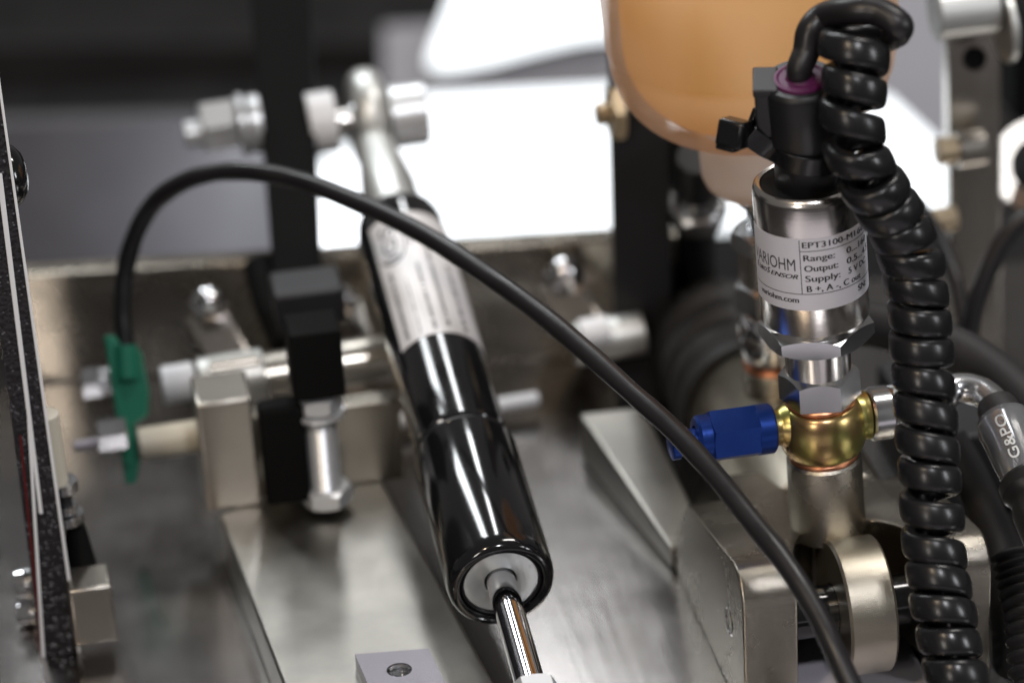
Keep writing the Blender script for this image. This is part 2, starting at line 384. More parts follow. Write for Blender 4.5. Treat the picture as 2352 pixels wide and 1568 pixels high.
# ---- print that wraps round a cylinder
def text2d(s, shear=0., off=0.0):
    cu = bpy.data.curves.new('t', 'FONT'); cu.body = s; cu.size = 1; cu.shear = shear; cu.offset = off; cu.resolution_u = 4
    o = bpy.data.objects.new('t', cu); col.objects.link(o); dg = bpy.context.evaluated_depsgraph_get(); dg.update()
    me = bpy.data.meshes.new_from_object(o.evaluated_get(dg)); bpy.data.objects.remove(o); bpy.data.curves.remove(cu)
    vs = [(v.co.x, v.co.y) for v in me.vertices]; fs = [tuple(q.vertices) for q in me.polygons]; bpy.data.meshes.remove(me)
    return vs, fs
def cut(vs, fs, step):
    bm = bmesh.new(); bv = [bm.verts.new((x, y, 0)) for x, y in vs]
    for f in fs:
        try: bm.faces.new([bv[i] for i in f])
        except ValueError: pass
    x0, x1 = min(v[0] for v in vs), max(v[0] for v in vs); k = math.floor(x0/step)+1
    while k*step < x1:
        bmesh.ops.bisect_plane(bm, geom=bm.verts[:]+bm.edges[:]+bm.faces[:], plane_co=(k*step, 0, 0), plane_no=(1, 0, 0)); k += 1
    bm.verts.index_update(); out = [v.co[:2] for v in bm.verts], [tuple(v.index for v in f.verts) for f in bm.faces]
    bm.free(); return out
class Wrap:
    """(u, v) millimetres on a cylinder: u along the rim (to the right when seen from outside), v up the axis"""
    def __init__(s, P, axis, r, to):
        s.P = Vector(P); s.a = Vector(axis).normalized(); s.r = r
        to = Vector(to); s.n = (to-s.a*to.dot(s.a)).normalized(); s.t = s.a.cross(s.n)
    def at(s, u, v, lift=0.):
        q = u/s.r; return s.P+s.a*v+(s.n*math.cos(q)+s.t*math.sin(q))*(s.r+lift)
    def text(s, mb, body, u0, u1, v, cap, lift=.03, shear=0., off=.012, up=False):
        vs, fs = text2d(body, shear, 0.0); xa, xb = min(q[0] for q in vs), max(q[0] for q in vs)
        k = cap/.70
        if up:                       # reads along +axis, letter tops point to -u
            kx = (u1-u0)/(xb-xa); vs = [(v-y*k, u0+(x-xa)*kx) for x, y in vs]
        else:
            kx = (u1-u0)/(xb-xa); vs = [(u0+(x-xa)*kx, v+y*k) for x, y in vs]
        vs, fs = cut(vs, fs, .5); bd = .055 if off > .01 else .0
        for k, du in enumerate((0, -bd, bd) if bd else (0,)):
            mb.add([s.at(x+du, y, lift+.004*k) for x, y in vs], fs)
    def rect(s, mb, u0, u1, v0, v1, lift=.03):
        n = max(1, int(abs(u1-u0)/.4)); vs = []
        for i in range(n+1):
            u = u0+(u1-u0)*i/n; vs += [s.at(u, v0, lift), s.at(u, v1, lift)]
        mb.add(vs, [(2*i, 2*i+2, 2*i+3, 2*i+1) for i in range(n)])
    def patch(s, mb, u0, u1, v0, v1, l0=0., l1=.05):
        n = max(2, int(abs(u1-u0)/.35)); vs = []
        for i in range(n+1):
            u = u0+(u1-u0)*i/n; vs += [s.at(u, v0, l0), s.at(u, v0, l1), s.at(u, v1, l1), s.at(u, v1, l0)]
        fs = []
        for i in range(n):
            for k in range(3): fs.append((4*i+k, 4*i+4+k, 4*i+5+k, 4*i+1+k))
        fs += [(0, 1, 2, 3), (4*n+3, 4*n+2, 4*n+1, 4*n)]
        mb.add(vs, fs)
    def arc(s, mb, cu, cv, r, a0, a1, wd, lift=.03, kv=1.0):
        n = 40; vs = []
        for i in range(n+1):
            a = math.radians(a0+(a1-a0)*i/n)
            vs += [s.at(cu+(r-wd/2)*math.cos(a), cv+kv*(r-wd/2)*math.sin(a), lift), s.at(cu+(r+wd/2)*math.cos(a), cv+kv*(r+wd/2)*math.sin(a), lift)]
        mb.add(vs, [(2*i, 2*i+2, 2*i+3, 2*i+1) for i in range(n)])
D = Wrap(E0, AX, RT+.02, CAM-PD(1010, 800, 650))
lb = MB(); D.patch(lb, -6.9, 15.0, 65.5, 108.5, 0, .06)
dl = build('label', lb, M['silver_label'], dm)
ink = MB()
D.arc(ink, -3.0, 99.0, 3.3, -150, 130, .4, .09, 2.0)
D.text(ink, 'IGS', 93.6, 104.6, -1.4, 3.2, .09, up=True)
build('logo', ink, M['grey_ink'], dl)
fine = MB()
def dashes(u, v0, v1, hgt):
    v = v0
    while v < v1:
        wv = random.uniform(.5, 1.5); D.rect(fine, u-hgt/2*random.uniform(.6, 1), u+hgt/2, v, min(v+wv, v1), .09); v += wv+random.choice((.25, .3, .35, .9))
dashes(-4.6, 67, 90, .95); dashes(-1.6, 67, 86, .35); dashes(1.4, 67, 90, .8); dashes(4.2, 68, 98, .85); dashes(7.9, 67, 90, 1.2); dashes(1.4, 97, 105, .6)
build('fine_print', fine, M['grey_ink'], dl)

# ================================================================= sensor, banjo, boss
SB = Vector((54.8, -17.5, 18.4)); ST = Vector((50.6, -17.5, 105.6)); SA = (ST-SB).normalized()
def on_axis(y):                      # point of the sensor axis that shows at picture height y
    lo, hi = -20., 130.
    for _ in range(40):
        m = (lo+hi)/2; q = SB+SA*m-CAM; yy = 784-FPX*q.dot(UU)/q.dot(F)
        if yy > y: lo = m
        else: hi = m
    return lo
hS = on_axis
sens = thing('pressure_sensor', SB+SA*hS(880), 'stainless pressure sensor with white printed label and black plug', 'sensor')
RB = 9.85
h0, h1 = hS(722), hS(410)
build('body', MB().lathe(SB, SA, [(h0-1.5, RB-.9), (h0, RB-.5), (h0+.6, RB), (h1-1.6, RB), (h1-.5, RB-.25), (h1, RB-.9), (h1-.3, RB-1.4), (h1-2.5, RB-1.5)], 96), M['steel'], sens, sharp=40)
build('insert', MB().lathe(SB, SA, [(h1-2.6, RB-1.45), (h1-.55, RB-1.42), (h1-.45, RB-2.2), (h1-.8, 5.5), (h1-.8, 0)], 64), M['black_deep'], sens)
tc_ = CAM-SB
hexto = Matrix.Rotation(math.radians(-7), 3, 'Z') @ tc_
hh = h0-1.2
build('hex_flange', MB().hexa(SB+SA*(hh-3.6), SA, 10.55, 4.2, to=hexto, k=.55), M['zinc'], sens, sharp=22)
build('neck', MB().lathe(SB, SA, [(hS(880)-.5, 6.0), (hh-3.5, 6.0)], 64), M['steel'], sens)
# plug
PA0 = SB+SA*(h1-1.2); vh = (CAM-SB); vh.z = 0; PT = SB+SA*hS(160)+vh.normalized()*4.2; PAx = (PT-PA0).normalized(); pl = (PT-PA0).length
plug = MB().lathe(PA0, PAx, [(0, 5.6), (pl*.42, 5.6), (pl*.44, 6.3), (pl*.52, 6.7), (pl-1.0, 6.8), (pl-.5, 6.6), (pl, 6.1), (pl, 4.9), (pl-.5, 4.8)], 56)
plg = build('plug', plug, M['plastic'], sens, sharp=40)
lug = MB()
side = -X*math.cos(.25)+Y*math.sin(.25); fw = PAx.cross(side).normalized()
for s_ in (-1, 1): lug.box(PA0+PAx*(pl*.78)+side*6.4+fw*(3.0*s_), 3.2, 1.5, pl*.42, (side, fw, PAx))
lug.box(PA0+PAx*(pl*.975)+side*6.0, 4.4, 7.6, 1.5, (side, fw, PAx))
build('latch', lug, M['plastic'], plg, bevel=.35)
build('cable_seal', MB().lathe(PT, PAx, [(-.6, 4.75), (.1, 4.75), (.45, 4.55), (.55, 4.1), (.3, 3.7), (.35, 2.6), (.9, 2.2)], 48), M['purple'], plg)
# label on the sensor
W = Wrap(SB, SA, RB+.01, CAM-(SB+SA*((h0+h1)/2)))
lt = hS(493); 
ub = -2.05
lab = MB(); W.patch(lab, -14.5, 15.5, lt-14.1, lt, 0, .05); slab = build('label', lab, M['label'], sens)
lines = MB()
W.rect(lines, ub-.07, ub+.07, lt-10.8, lt-.25, .07)
W.rect(lines, -14.4, 15.4, lt-10.88, lt-10.74, .072)
W.rect(lines, ub, 15.4, lt-2.47, lt-2.33, .072)
build('ruled_lines', lines, M['ink'], slab)
tx = MB()
W.text(tx, 'EPT3100-M', -1.55, 8.15, lt-1.75, 1.15, .07, off=.028); W.text(tx, '160', 8.7, 12.0, lt-1.75, 1.12, .07)
W.text(tx, 'Range:', -1.45, 4.15, lt-4.3, 1.2, .07, off=.03)
W.text(tx, '0...160', 6.6, 12.8, lt-4.3, 1.2, .07, off=.03)
W.text(tx, 'Output:', -1.4, 4.7, lt-6.35, 1.2, .07, off=.03)
W.text(tx, '0.5...4.5', 6.55, 13.6, lt-6.35, 1.2, .07, off=.03)
W.text(tx, 'Supply:', -1.3, 5.0, lt-8.35, 1.2, .07, off=.03)
W.text(tx, '5 V DC', 6.8, 12.2, lt-8.35, 1.2, .07, off=.03)
W.text(tx, 'B +, A -, C out', -1.15, 9.9, lt-10.35, 1.2, .07, off=.03)
W.text(tx, 'SN:', 9.0, 11.8, lt-12.7, 1.2, .07, off=.03)
W.text(tx, 'variohm.com', -11.6, -2.75, lt-12.55, 1.1, .07, off=.028)
W.text(tx, 'VARIOHM', -13.4, -3.0, lt-6.3, 2.35, .07, off=.0)
for body, u0_, u1_, cap_ in (('E', -12.9, -11.9, 1.2), ('URO', -11.75, -9.35, .85), ('S', -9.2, -8.35, 1.2), ('ENSOR', -8.2, -2.6, .85)):
    W.text(tx, body, u0_, u1_, lt-7.85, cap_, .07, shear=.35, off=.025)
build('lettering', tx, M['ink'], slab)

# banjo adapter bolt
bb = thing('banjo_bolt', SB+SA*hS(915), 'bright steel hexagon banjo bolt under the pressure sensor', 'bolt')
hb = hS(909); 
build('hex_head', MB().hexa(SB+SA*hb, SA, 7.45, hS(845)-hb, to=tc_, k=.75, bot=False), M['zinc'], bb, sharp=22)
build('collar', MB().lathe(SB, SA, [(hb-.02, 0), (hb-.02, 5.2), (hb+.4, 5.2)], 40), M['steel'], bb)
def washer(name, P, a, r0, r1, th, label):
    o = build(name, MB().lathe(P, a, [(0, r0), (0, r1-.25), (th*.3, r1), (th*.7, r1), (th, r1-.25), (th, r0)], 56), M['copper'])
    return tag(o, label, 'washer')
h2, h3 = hS(1032), hb-1.05
washer('copper_washer', SB+SA*h3, SA, 5.0, 6.6, 1.0, 'copper washer between steel hexagon and top of golden banjo')
washer('copper_washer', SB+SA*(h2-1.05), SA, 5.0, 6.5, 1.0, 'copper washer between golden banjo and cast boss')
# banjo body
bj = thing('banjo_fitting', SB+SA*h2, 'golden zinc plated banjo barrel with side necks under the sensor', 'fitting')
hm = (h2+h3)/2; hh_ = (h3-h2)/2
prof = [(h2, 5.0), (h2, 6.2)] + [(hm+hh_*math.sin(t), 6.2+2.0*math.cos(t)) for t in [math.radians(a) for a in range(-85, 86, 10)]] + [(h3, 6.2), (h3, 5.0)]
build('barrel', MB().lathe(SB, SA, prof, 72), M['gold'], bj, sharp=60)
BC = SB+SA*(hm+.9)
XL = (PY(1625, 1003, BC.y-.6)-BC).normalized()
XRt = -XL
build('inlet_neck', MB().lathe(BC, XL, [(5.5, 4.4), (7.4, 4.0), (8.0, 3.5), (8.4, 3.35), (9.0, 3.35), (9.1, 3.7), (9.5, 3.7), (9.6, 3.2), (12, 2.9)], 40), M['gold'], bj)
build('outlet_neck', MB().lathe(BC, XRt, [(5.2, 5.0), (7.4, 4.4), (7.8, 4.5), (8.5, 4.6), (8.7, 4.2), (9.3, 3.2)], 40), M['gold'], bj)
# blue fitting
bf = thing('hose_fitting', BC+XL*10, 'blue anodised hexagon fitting screwed on the golden banjo', 'fitting')
build('collar', MB().lathe(BC, XL, [(9.6, 2.9), (9.4, 4.3), (9.8, 4.65), (12.6, 4.65), (12.9, 4.4)], 48), M['blue'], bf)
build('hex_body', MB().hexa(BC+XL*12.4, XL, 5.05, 9.0, to=(-F+U0*.75), k=.35, inner=.97), M['blue'], bf, sharp=20)
build('end_collar', MB().lathe(BC, XL, [(21, 3.9), (21.4, 4.2), (23.4, 4.2), (23.9, 3.8), (24.0, 2.4)], 48), M['blue'], bf)
build('tip', MB().lathe(BC, XL-Z*.02, [(23.6, 2.4), (27.0, 2.4), (27.2, 2.9), (28.6, 2.9), (28.9, 2.2), (28.9, 0)], 32), M['blue'], bf)
# steel outlet nut, tube, hose end
ht = thing('brake_line', BC+XRt*10, 'chromed banjo line with swaged clear sleeved hose end behind the coiled lead', 'hose')
build('flange_nut', MB().lathe(BC, XRt, [(8.9, 3), (8.9, 4.6), (9.3, 5.0), (12.6, 5.0), (13.0, 4.7)], 48), M['zinc'], ht)
build('hex_nut', MB().hexa(BC+XRt*12.9, XRt, 5.3, 6, to=-F+U0*.5), M['zinc'], ht, sharp=22)
tp_ = [BC+XRt*17, BC+XRt*22, PD(2190, 893, 606), PD(2248, 898, 605), PD(2288, 930, 602), PD(2312, 985, 599)]
build('tube', MB().tube(tp_, 2.85, 24, 8), M['zinc'], ht)
HC = PD(2290, 934, 602); HA = (PD(2372, 1130, 590)-HC).normalized()
build('collar', MB().lathe(HC, HA, [(-1, 2.5), (-1, 3.4), (0, 3.8), (3, 4.1), (3.4, 4.0)], 40), M['rubber'], ht)
slv = build('clear_sleeve', MB().lathe(HC, HA, [(2.2, 3.9), (3.0, 4.9), (5, 5.3), (9, 5.0), (16, 4.6), (17, 4.5)], 48), M['hoseclear'], ht)
build('ferrule', MB().lathe(HC, HA, [(2.0, 3.4), (4, 4.3), (17, 3.9)], 40), M['chrome'], ht)
HW = Wrap(HC, -HA, 5.15, CAM-HC)
hx = MB(); HW.text(hx, 'G&PO', -15.0, -5.0, .6, 1.9, .12, up=True); build('print', hx, M['hoseink'], slv)
build('hose', MB().lathe(HC, HA, [(16.5, 3.5), (16.6, 5.0), (17.4, 5.6), (19.5, 5.6), (20.4, 4.9), (22, 4.6), (24, 5.2), (40, 5.0)], 40), M['plastic'], ht)

# ================================================================= cylinder casting with fork
mc = thing('master_cylinder', (55, 0, ZB+.02), 'blasted metal hydraulic cylinder casting with forked front and two bosses', 'cylinder')
xl = 32.9; TH = 10.2
k_ = PX(1703, 1568, xl)
E_, D_, F_ = PX(1690, 1300, xl), PX(1572, 1152, xl), PX(1700, 1330, xl)
def top_z(y): t = (y-E_.y)/(D_.y-E_.y); return E_.z+(D_.z-E_.z)*t
yf = -40.0
def fork_profile(x, ytail=None):
    r = 6.5; pr = []
    zt = top_z(yf+r)
    pr.append((yf, ZB+.05)); pr.append((yf, zt-r))
    for i in range(1, 9):
        a = math.radians(i*10.0); pr.append((yf+r-r*math.cos(a), zt-r+r*math.sin(a)))
    pr.append((yf+r+.5, top_z(yf+r+.5)))
    pr.append((D_.y-4, top_z(D_.y-4)-.1)); pr.append((D_.y-1, top_z(D_.y-1)-.5)); pr.append((D_.y+.8, D_.z-2.0)); pr.append((D_.y+3.5, D_.z-5.5))
    b = PX(1548, 1240, xl)
    pr.append((b.y-3, b.z+3)); pr.append((b.y+3, b.z-1)); pr.append((b.y+6, ZB+.05))
    return [Vector((x, y, z)) for y, z in pr]
larm = build('fork_arm', MB().prism(fork_profile(xl), X*TH), M['blast'], mc, bevel=.45, sharp=25)
xr = 79.5
rarm = build('fork_arm', MB().prism(fork_profile(xr-TH), X*TH), M['blast'], mc, bevel=.45, sharp=25)
# web between the arms, hollowed for the push rod eye
py_ = -31.0
PC = PY(1862, 1405, py_); pz = PC.z; ec = PY(1968, 1390, py_); ew = 9.0
xs = [xl+TH-.4+(xr-xl-2*TH+.8)*i/24 for i in range(25)]
fr_ = []
for x in xs:
    d = abs(x-ec.x); fr_.append(-17.6 if d < ew/2+.5 else max(-33.0, -18.6-.35*(d-ew/2-.5)-.28*max(0, d-ew/2-1.5)**2))
n = len(xs); vs = [Vector((x, y, top_z(y)-.3)) for x, y in zip(xs, fr_)]+[Vector((x, 14, top_z(14)+2)) for x in xs]
vs += [Vector((x, y, -6)) for x, y in zip(xs, fr_)]+[Vector((x, 14, -6)) for x in xs]
fs = []
for i in range(n-1):
    fs += [(i, i+1, n+i+1, n+i), (2*n+i, 3*n+i, 3*n+i+1, 2*n+i+1), (i, 2*n+i, 2*n+i+1, i+1), (n+i, n+i+1, 3*n+i+1, 3*n+i)]
fs += [(0, n, 3*n, 2*n), (n-1, 3*n-1, 4*n-1, 2*n-1)]
build('web', MB().add(vs, fs), M['blast'], mc, bevel=.3)
# pin slot mark and dot on the outside face
pn = PX(1670, 1418, xl-.05)
slot = MB().lathe(PX(1676, 1425, xl)+X*.4, -X, [(0, 2.9), (.45, 2.9), (.6, 2.6), (.25, 2.3), (.1, 0)], 32)
build('pin_end', slot, M['zinc'], larm)
build('punch_mark', MB().lathe(PX(1586, 1530, xl)+X*.2, -X, [(0, .9), (.25, .9), (.1, .5), (.1, 0)], 20), M['black_deep'], larm)
# main barrel
CY0 = Vector((60.0, 0, 1.0)); RBY = 14.8
build('barrel', MB().lathe(CY0+Y*2, Y, [(0, 0), (0, RBY-2), (1.5, RBY), (57, RBY), (58, RBY-.8), (58, 12)], 96), M['warm'], mc, sharp=40)
# front boss: round with a flat flank
ht_ = h2-1.06
bs = MB().lathe(SB, SA, [(-3.2, 7.1), (ht_-.5, 6.95), (ht_, 6.5), (ht_, 4)], 64)
build('boss', bs, M['blast'], mc, sharp=40)
q0 = PY(1778, 850, 40.0); RX = Vector((q0.x+q0.z*.048, 40.0, 0)); RA = SA
def rz(y):
    lo, hi = -30., 160.
    for _ in range(40):
        m = (lo+hi)/2; q = RX+RA*m-CAM; yy = 784-FPX*q.dot(UU)/q.dot(F)
        if yy > y: lo = m
        else: hi = m
    return lo
hb2 = rz(838)
build('boss', MB().lathe(RX, RA, [(0, 6.5), (hb2-.4, 6.4), (hb2, 6.0), (hb2, 3)], 56), M['blast'], mc, sharp=40)
# rubber boot behind the barrel
boot = []
yy = 58.0; rr = 17.6
boot += [(56, 14.9), (56.2, 16.4), (58, 16.8), (60, 16.5), (61, 15.0)]
for i in range(3):
    y0 = 62+i*11; ro = 16.9-i*.9
    boot += [(y0, ro-1.8), (y0+2, ro-.3), (y0+3.6, ro), (y0+5.6, ro-.4), (y0+8, ro-2.0), (y0+10, ro-2.6)]
boot += [(97, 11.5), (100, 8), (104, 6), (112, 5.6), (112, 0)]
build('rubber_boot', MB().lathe(Vector((60.0, 0, 1.0)), Y, boot, 72), M['rubber'], mc, sharp=40)
# push rod with clevis nut behind the boot
pr = thing('push_rod', (56.5, 118, -2), 'silver push rod nut sticking out of the rubber boot', 'rod')
c0 = Vector((60.0, 0, 1.0))
c1 = PD(1600, 480, 700)
build('rod', MB().tube([c0+Y*108, (c0+Y*112+c1)/2, c1+(c1-(c0+Y*112)).normalized()*20], 4.2, 20, 6), M['plastic'], pr)
dd = (c1-(c0+Y*112)).normalized()
build('nut', MB().hexa(c1-dd*3, dd, 6.6, 6, to=U0), M['zinc'], pr, sharp=22)
build('end_cap', MB().lathe(c1, dd, [(2, 5.2), (5, 5.0), (8, 3.5), (8, 0)], 32), M['zinc'], pr)
# fork pin and push rod eye
pin = tag(build('fork_pin', MB().lathe((xl+TH-3, py_, pz), X, [(0, 0), (0, 4.7), (xr-xl-2*TH+6, 4.7), (xr-xl-2*TH+6, 0)], 48), M['black_gloss'], sharp=50),
          'black pin across the fork, through the broad eye', 'pin')
eyeb = MB().lathe((ec.x-ew/2, py_, pz), X, [(0, 4.9), (-.02, 9.5), (0, 12.2), (.5, 12.7), (ew-.5, 12.7), (ew, 12.2), (ew, 4.9)], 80)
tag(build('eye_collar', eyeb, M['warm'], sharp=40), 'broad pale metal eye turning on the black fork pin', 'eye')

# sloping side rail left of the casting
zA, zB2 = 1.0, -5.5
a1_ = [PZ(1330, 948, zA), PZ(1480, 930, zA), PZ(1592, 1165, zB2), PZ(1545, 1266, zB2)]
sr = MB().prism([Vector(v) for v in a1_], Z*0)
tt = a1_
low = [Vector((v.x, v.y, ZB+.03)) for v in tt]
sr = MB().add(tt+low, [(0, 1, 2, 3), (7, 6, 5, 4), (0, 3, 7, 4), (3, 2, 6, 7), (2, 1, 5, 6), (1, 0, 4, 5)])
tag(build('side_rail', sr, M['blast2'], bevel=.9), 'pale sloping side rail pointing at the fork of the casting', 'rail')

# ================================================================= rear fitting and reservoir
def rp(h): return RX+RA*h
washer('copper_washer', rp(hb2+.02), RA, 3.5, 6.2, 1.2, 'orange copper washer under the chromed ball behind the sensor')
rb = thing('reservoir_fitting', rp(hb2+1.3), 'chromed ball fitting with hexagon stack carrying the plastic bottle', 'fitting')
b0h, b1h = hb2+1.3, rz(712)
mid = (b0h+b1h)/2; hf = (b1h-b0h)/2
build('ball', MB().lathe(rp(0), RA, [(b0h, 4)]+[(mid+hf*math.sin(math.radians(a)), 4.9+2.0*math.cos(math.radians(a))) for a in range(-88, 89, 8)]+[(b1h, 4)], 56), M['chrome'], rb, sharp=60)
build('seal_washer', MB().lathe(rp(b1h+.02), RA, [(0, 3.5), (0, 5.2), (1.0, 5.2), (1.0, 3.5)], 40), M['copper'], rb)
build('hex_nut', MB().hexa(rp(b1h+1.1), RA, 7.0, rz(640)-b1h-1.1, to=tc_+X*90, k=.7, bot=False), M['zinc'], rb, sharp=22)
build('barrel', MB().lathe(rp(0), RA, [(rz(642), 5.7), (rz(560), 5.7)], 40), M['steel'], rb)
build('hex_top', MB().hexa(rp(rz(562)), RA, 6.8, rz(518)-rz(562), to=tc_+X*60, k=.7, bot=False), M['zinc'], rb, sharp=22)
th = MB(); za, zb3 = rz(520), rz(455); nT = 10
pf = []
for i in range(nT): q0 = za+(zb3-za)*i/nT; dq = (zb3-za)/nT; pf += [(q0, 2.9), (q0+dq*.45, 3.5), (q0+dq*.55, 3.5)]
build('thread', th.lathe(rp(0), RA, pf+[(zb3, 3)], 36), M['zinc'], rb)
build('top_nut', MB().hexa(rp(rz(468)), RA, 5.2, 3.0, to=tc_+X*40), M['zinc'], rb, sharp=22)
res = thing('fluid_bottle', rp(rz(440)), 'translucent white plastic bottle filled with orange fluid', 'bottle')
zn, zbo = rz(440), rz(284)
dR = 627
RR_, rn = 333*mmpx(622), 11.6
ztop = rz(-330)
def shell(off):
    pf = [(zn+off, 0), (zn+off, rn*.45), (zn+.8+off*.7, rn*.72), (zn+2.6, rn*.92-off), (zn+5.0, rn-off), (zbo-1.0, rn-off+.1)]
    pf += [(zbo+off, rn-.6)]
    for i in range(1, 25):
        a = math.pi/2*i/24; pf.append((zbo+off+16.5*(1-math.cos(a)), RR_-off-16.4+16.4*math.sin(a)))
    return pf
sh = shell(0); zs = zbo+18.5
sh += [(zs, RR_+.15), (zs+.3, RR_+.5), (ztop, RR_+1.4)]
build('bottle_wall', MB().lathe(rp(0), RA, sh[6:], 96), M['milk'], res, sharp=50)
build('bottle_neck', MB().lathe(rp(0), RA, sh[:7], 72), M['milk_neck'], res, sharp=50)
fl_ = [(zbo+2.2, 0)]+[(h+2.2, r-2.8) for h, r in shell(0)[6:]]; Rf = RR_-2.8
fl_ += [(ztop-8, Rf), (ztop-8, 0)]
build('fluid', MB().lathe(rp(0), RA, fl_, 72), M['fluid'], res, sharp=50)

# ================================================================= zip tie
zt_ = thing('cable_tie', PA0+PAx*(pl*.3), 'black cable tie with square head round the sensor plug', 'cable tie')
tc0 = PA0+PAx*(pl*.36)
tl = (PAx + side*.0).normalized()
hd = PD(1686, 306, 566)
vdir = (tc_-PAx*tc_.dot(PAx)).normalized(); ldir = PAx.cross(vdir).normalized()   # ldir: image right
if ldir.dot(RR) < 0: ldir = -ldir
loop = [hd+ldir*2.5-UU*.5]
for a in (-150, -115, -80, -45, -10, 25, 60, 95, 130):
    q = math.radians(a+0); rad = ldir*math.cos(q)-vdir*math.sin(q)
    zz = 1.2-1.6*math.cos(q)-(.0)
    loop.append(tc0+rad*6.6+PAx*(zz-.6))
loop.append(hd+ldir*3.2+F*3.0+UU*2.6)
sec = [(-.55, -1.9), (.55, -1.9), (.55, 1.9), (-.55, 1.9)]
P = spline(loop, 8); n = len(P); seq = []
for i, p in enumerate(P):
    t = (P[min(i+1, n-1)]-P[max(i-1, 0)]).normalized(); b = (PAx-t*PAx.dot(t)).normalized(); seq.append((p, b.cross(t), b))
build('strap', MB().sweep(seq, sec), M['tie'], zt_, bevel=.25, sharp=45)
ha = (RR*.86-UU*.25-F*.42).normalized(); hb_ = (UU*.9+F*-.30+RR*.2); hb_ = (hb_-ha*hb_.dot(ha)).normalized(); hc_ = ha.cross(hb_)
head = build('head', MB().box(hd, 5.0, 4.9, 4.4, (ha, hb_, hc_)), M['tie'], zt_, bevel=.6)
build('ridge', MB().box(hd-ha*.6-hb_*2.7, 3.6, .9, 3.4, (ha, hb_, hc_)), M['tie'], zt_, bevel=.3)

# ================================================================= coiled lead
cl = thing('coiled_lead', PD(2190, 1560, 572), 'black coiled sensor lead hanging from the plug and past the fork', 'cable')
path = [(1972, 66, 556), (1966, 120, 556), (1962, 200, 556), (1958, 270, 557), (1964, 335, 558), (1990, 400, 560), (2026, 455, 563), (2062, 515, 566), (2088, 580, 568), (2103, 650, 570),
        (2112, 730, 571), (2118, 820, 572), (2124, 920, 572), (2130, 1010, 572), (2136, 1100, 572), (2141, 1190, 572), (2147, 1270, 572), (2160, 1360, 571), (2176, 1450, 570), (2193, 1540, 569), (2208, 1640, 568)]
P = spline([PD(*q) for q in path], 24); fr = transport(P)
L = [0.0]
for a, b in zip(P, P[1:]): L.append(L[-1]+(b-a).length)
tot = L[-1]
def path_at(s):
    s = max(0, min(tot-1e-6, s)); lo = 0; hi = len(L)-1
    while hi-lo > 1:
        m = (lo+hi)//2
        if L[m] > s: hi = m
        else: lo = m
    t = (s-L[lo])/(L[hi]-L[lo]); T, A_, B_ = fr[lo]; T2, A2, B2 = fr[hi]
    return P[lo].lerp(P[hi], t), T.lerp(T2, t).normalized(), A_.lerp(A2, t).normalized(), B_.lerp(B2, t).normalized()
# turns with slightly uneven pitch (wider near the gaps the photograph shows)
def pitch(s):
    u = s/tot; g = 0
    for c, wd, am in ((.125, .022, .42), (.175, .02, .3), (.70, .014, .5), (.755, .014, .42), (.52, .02, .1), (.60, .015, .12)):
        g += am*math.exp(-((u-c)/wd)**2)
    return 5.4*(1+g)*(1+.03*math.sin(u*37)+.02*math.sin(u*91+1))
RC = 4.15; NS = 40; s = 0.0; th0 = None; helix = []; i = 0
T0, A0, B0 = fr[0]
def dirs(T, A_, B_):
    # steady reference so the helix does not drift: right and toward-camera directions across the path
    r = (RR-T*RR.dot(T)).normalized(); f_ = T.cross(r).normalized()
    if f_.dot(F) > 0: f_ = -f_
    return r, f_
ang = math.radians(10)
while s < tot:
    p, T, A_, B_ = path_at(s); r, f_ = dirs(T, A_, B_)
    # front goes left to right while descending
    nrm = r*math.cos(ang)+f_*math.sin(ang)
    wob = 1+.025*math.sin(ang*.37+1)+.55*math.exp(-s/3.2)
    tilt = .10*math.sin(ang*.21)
    helix.append((p+nrm*(RC*wob)+T*(tilt*RC*math.cos(ang+.5)), nrm, T))
    ang -= 2*math.pi/NS; s += pitch(s)/NS
sec = []
for i in range(18):
    a = 2*math.pi*i/18; c, d = math.cos(a), math.sin(a)
    sec.append((1.5*math.copysign(abs(c)**.7, c), 2.52*math.copysign(abs(d)**.62, d)))
build('coil', MB().sweep(helix, sec), M['coil'], cl, sharp=60)
h_0 = helix[0][0]; hdir = (helix[1][0]-helix[0][0]).normalized()
dP = (PT-CAM).dot(F)
lead = [PT-PAx*1.0, PT+PAx*2.0, PD(1852, 118, dP-1), PD(1862, 72, dP-1.5), PD(1896, 38, dP-2), PD(1955, 26, 556), PD(2014, 28, 554.5), h_0-hdir*1.6+UU*.9, h_0+hdir*1.5]
build('lead_out', MB().tube(lead, 2.55, 24, 12, rf=lambda t: .84+.16*min(1, t*2.6)), M['cable'], cl)

# ================================================================= thin cable across the picture
cb = thing('thin_cable', PD(290, 830, 672), 'thin black cable arching from the green bracket across the damper', 'cable')
cpts = [(288, 835, 672), (286, 770, 672), (283, 700, 672), (290, 610, 672), (315, 525, 670), (360, 460, 668), (430, 414, 664), (510, 395, 660), (600, 397, 655), (700, 418, 650), (800, 455, 642), (905, 502, 634), (1010, 560, 626),
        (1120, 633, 617), (1230, 712, 608), (1340, 802, 599), (1450, 900, 590), (1550, 993, 582), (1645, 1094, 574), (1730, 1196, 567), (1805, 1298, 561), (1875, 1410, 556), (1935, 1530, 552), (1985, 1650, 549)]
build('jacket', MB().tube([PD(q[0]+random.uniform(-2, 2), q[1]+random.uniform(-2, 2), q[2]) for q in cpts], 1.92, 20, 6, rf=lambda t: 1+.025*math.sin(t*61)+.02*math.sin(t*143)), M['cable'], cb)

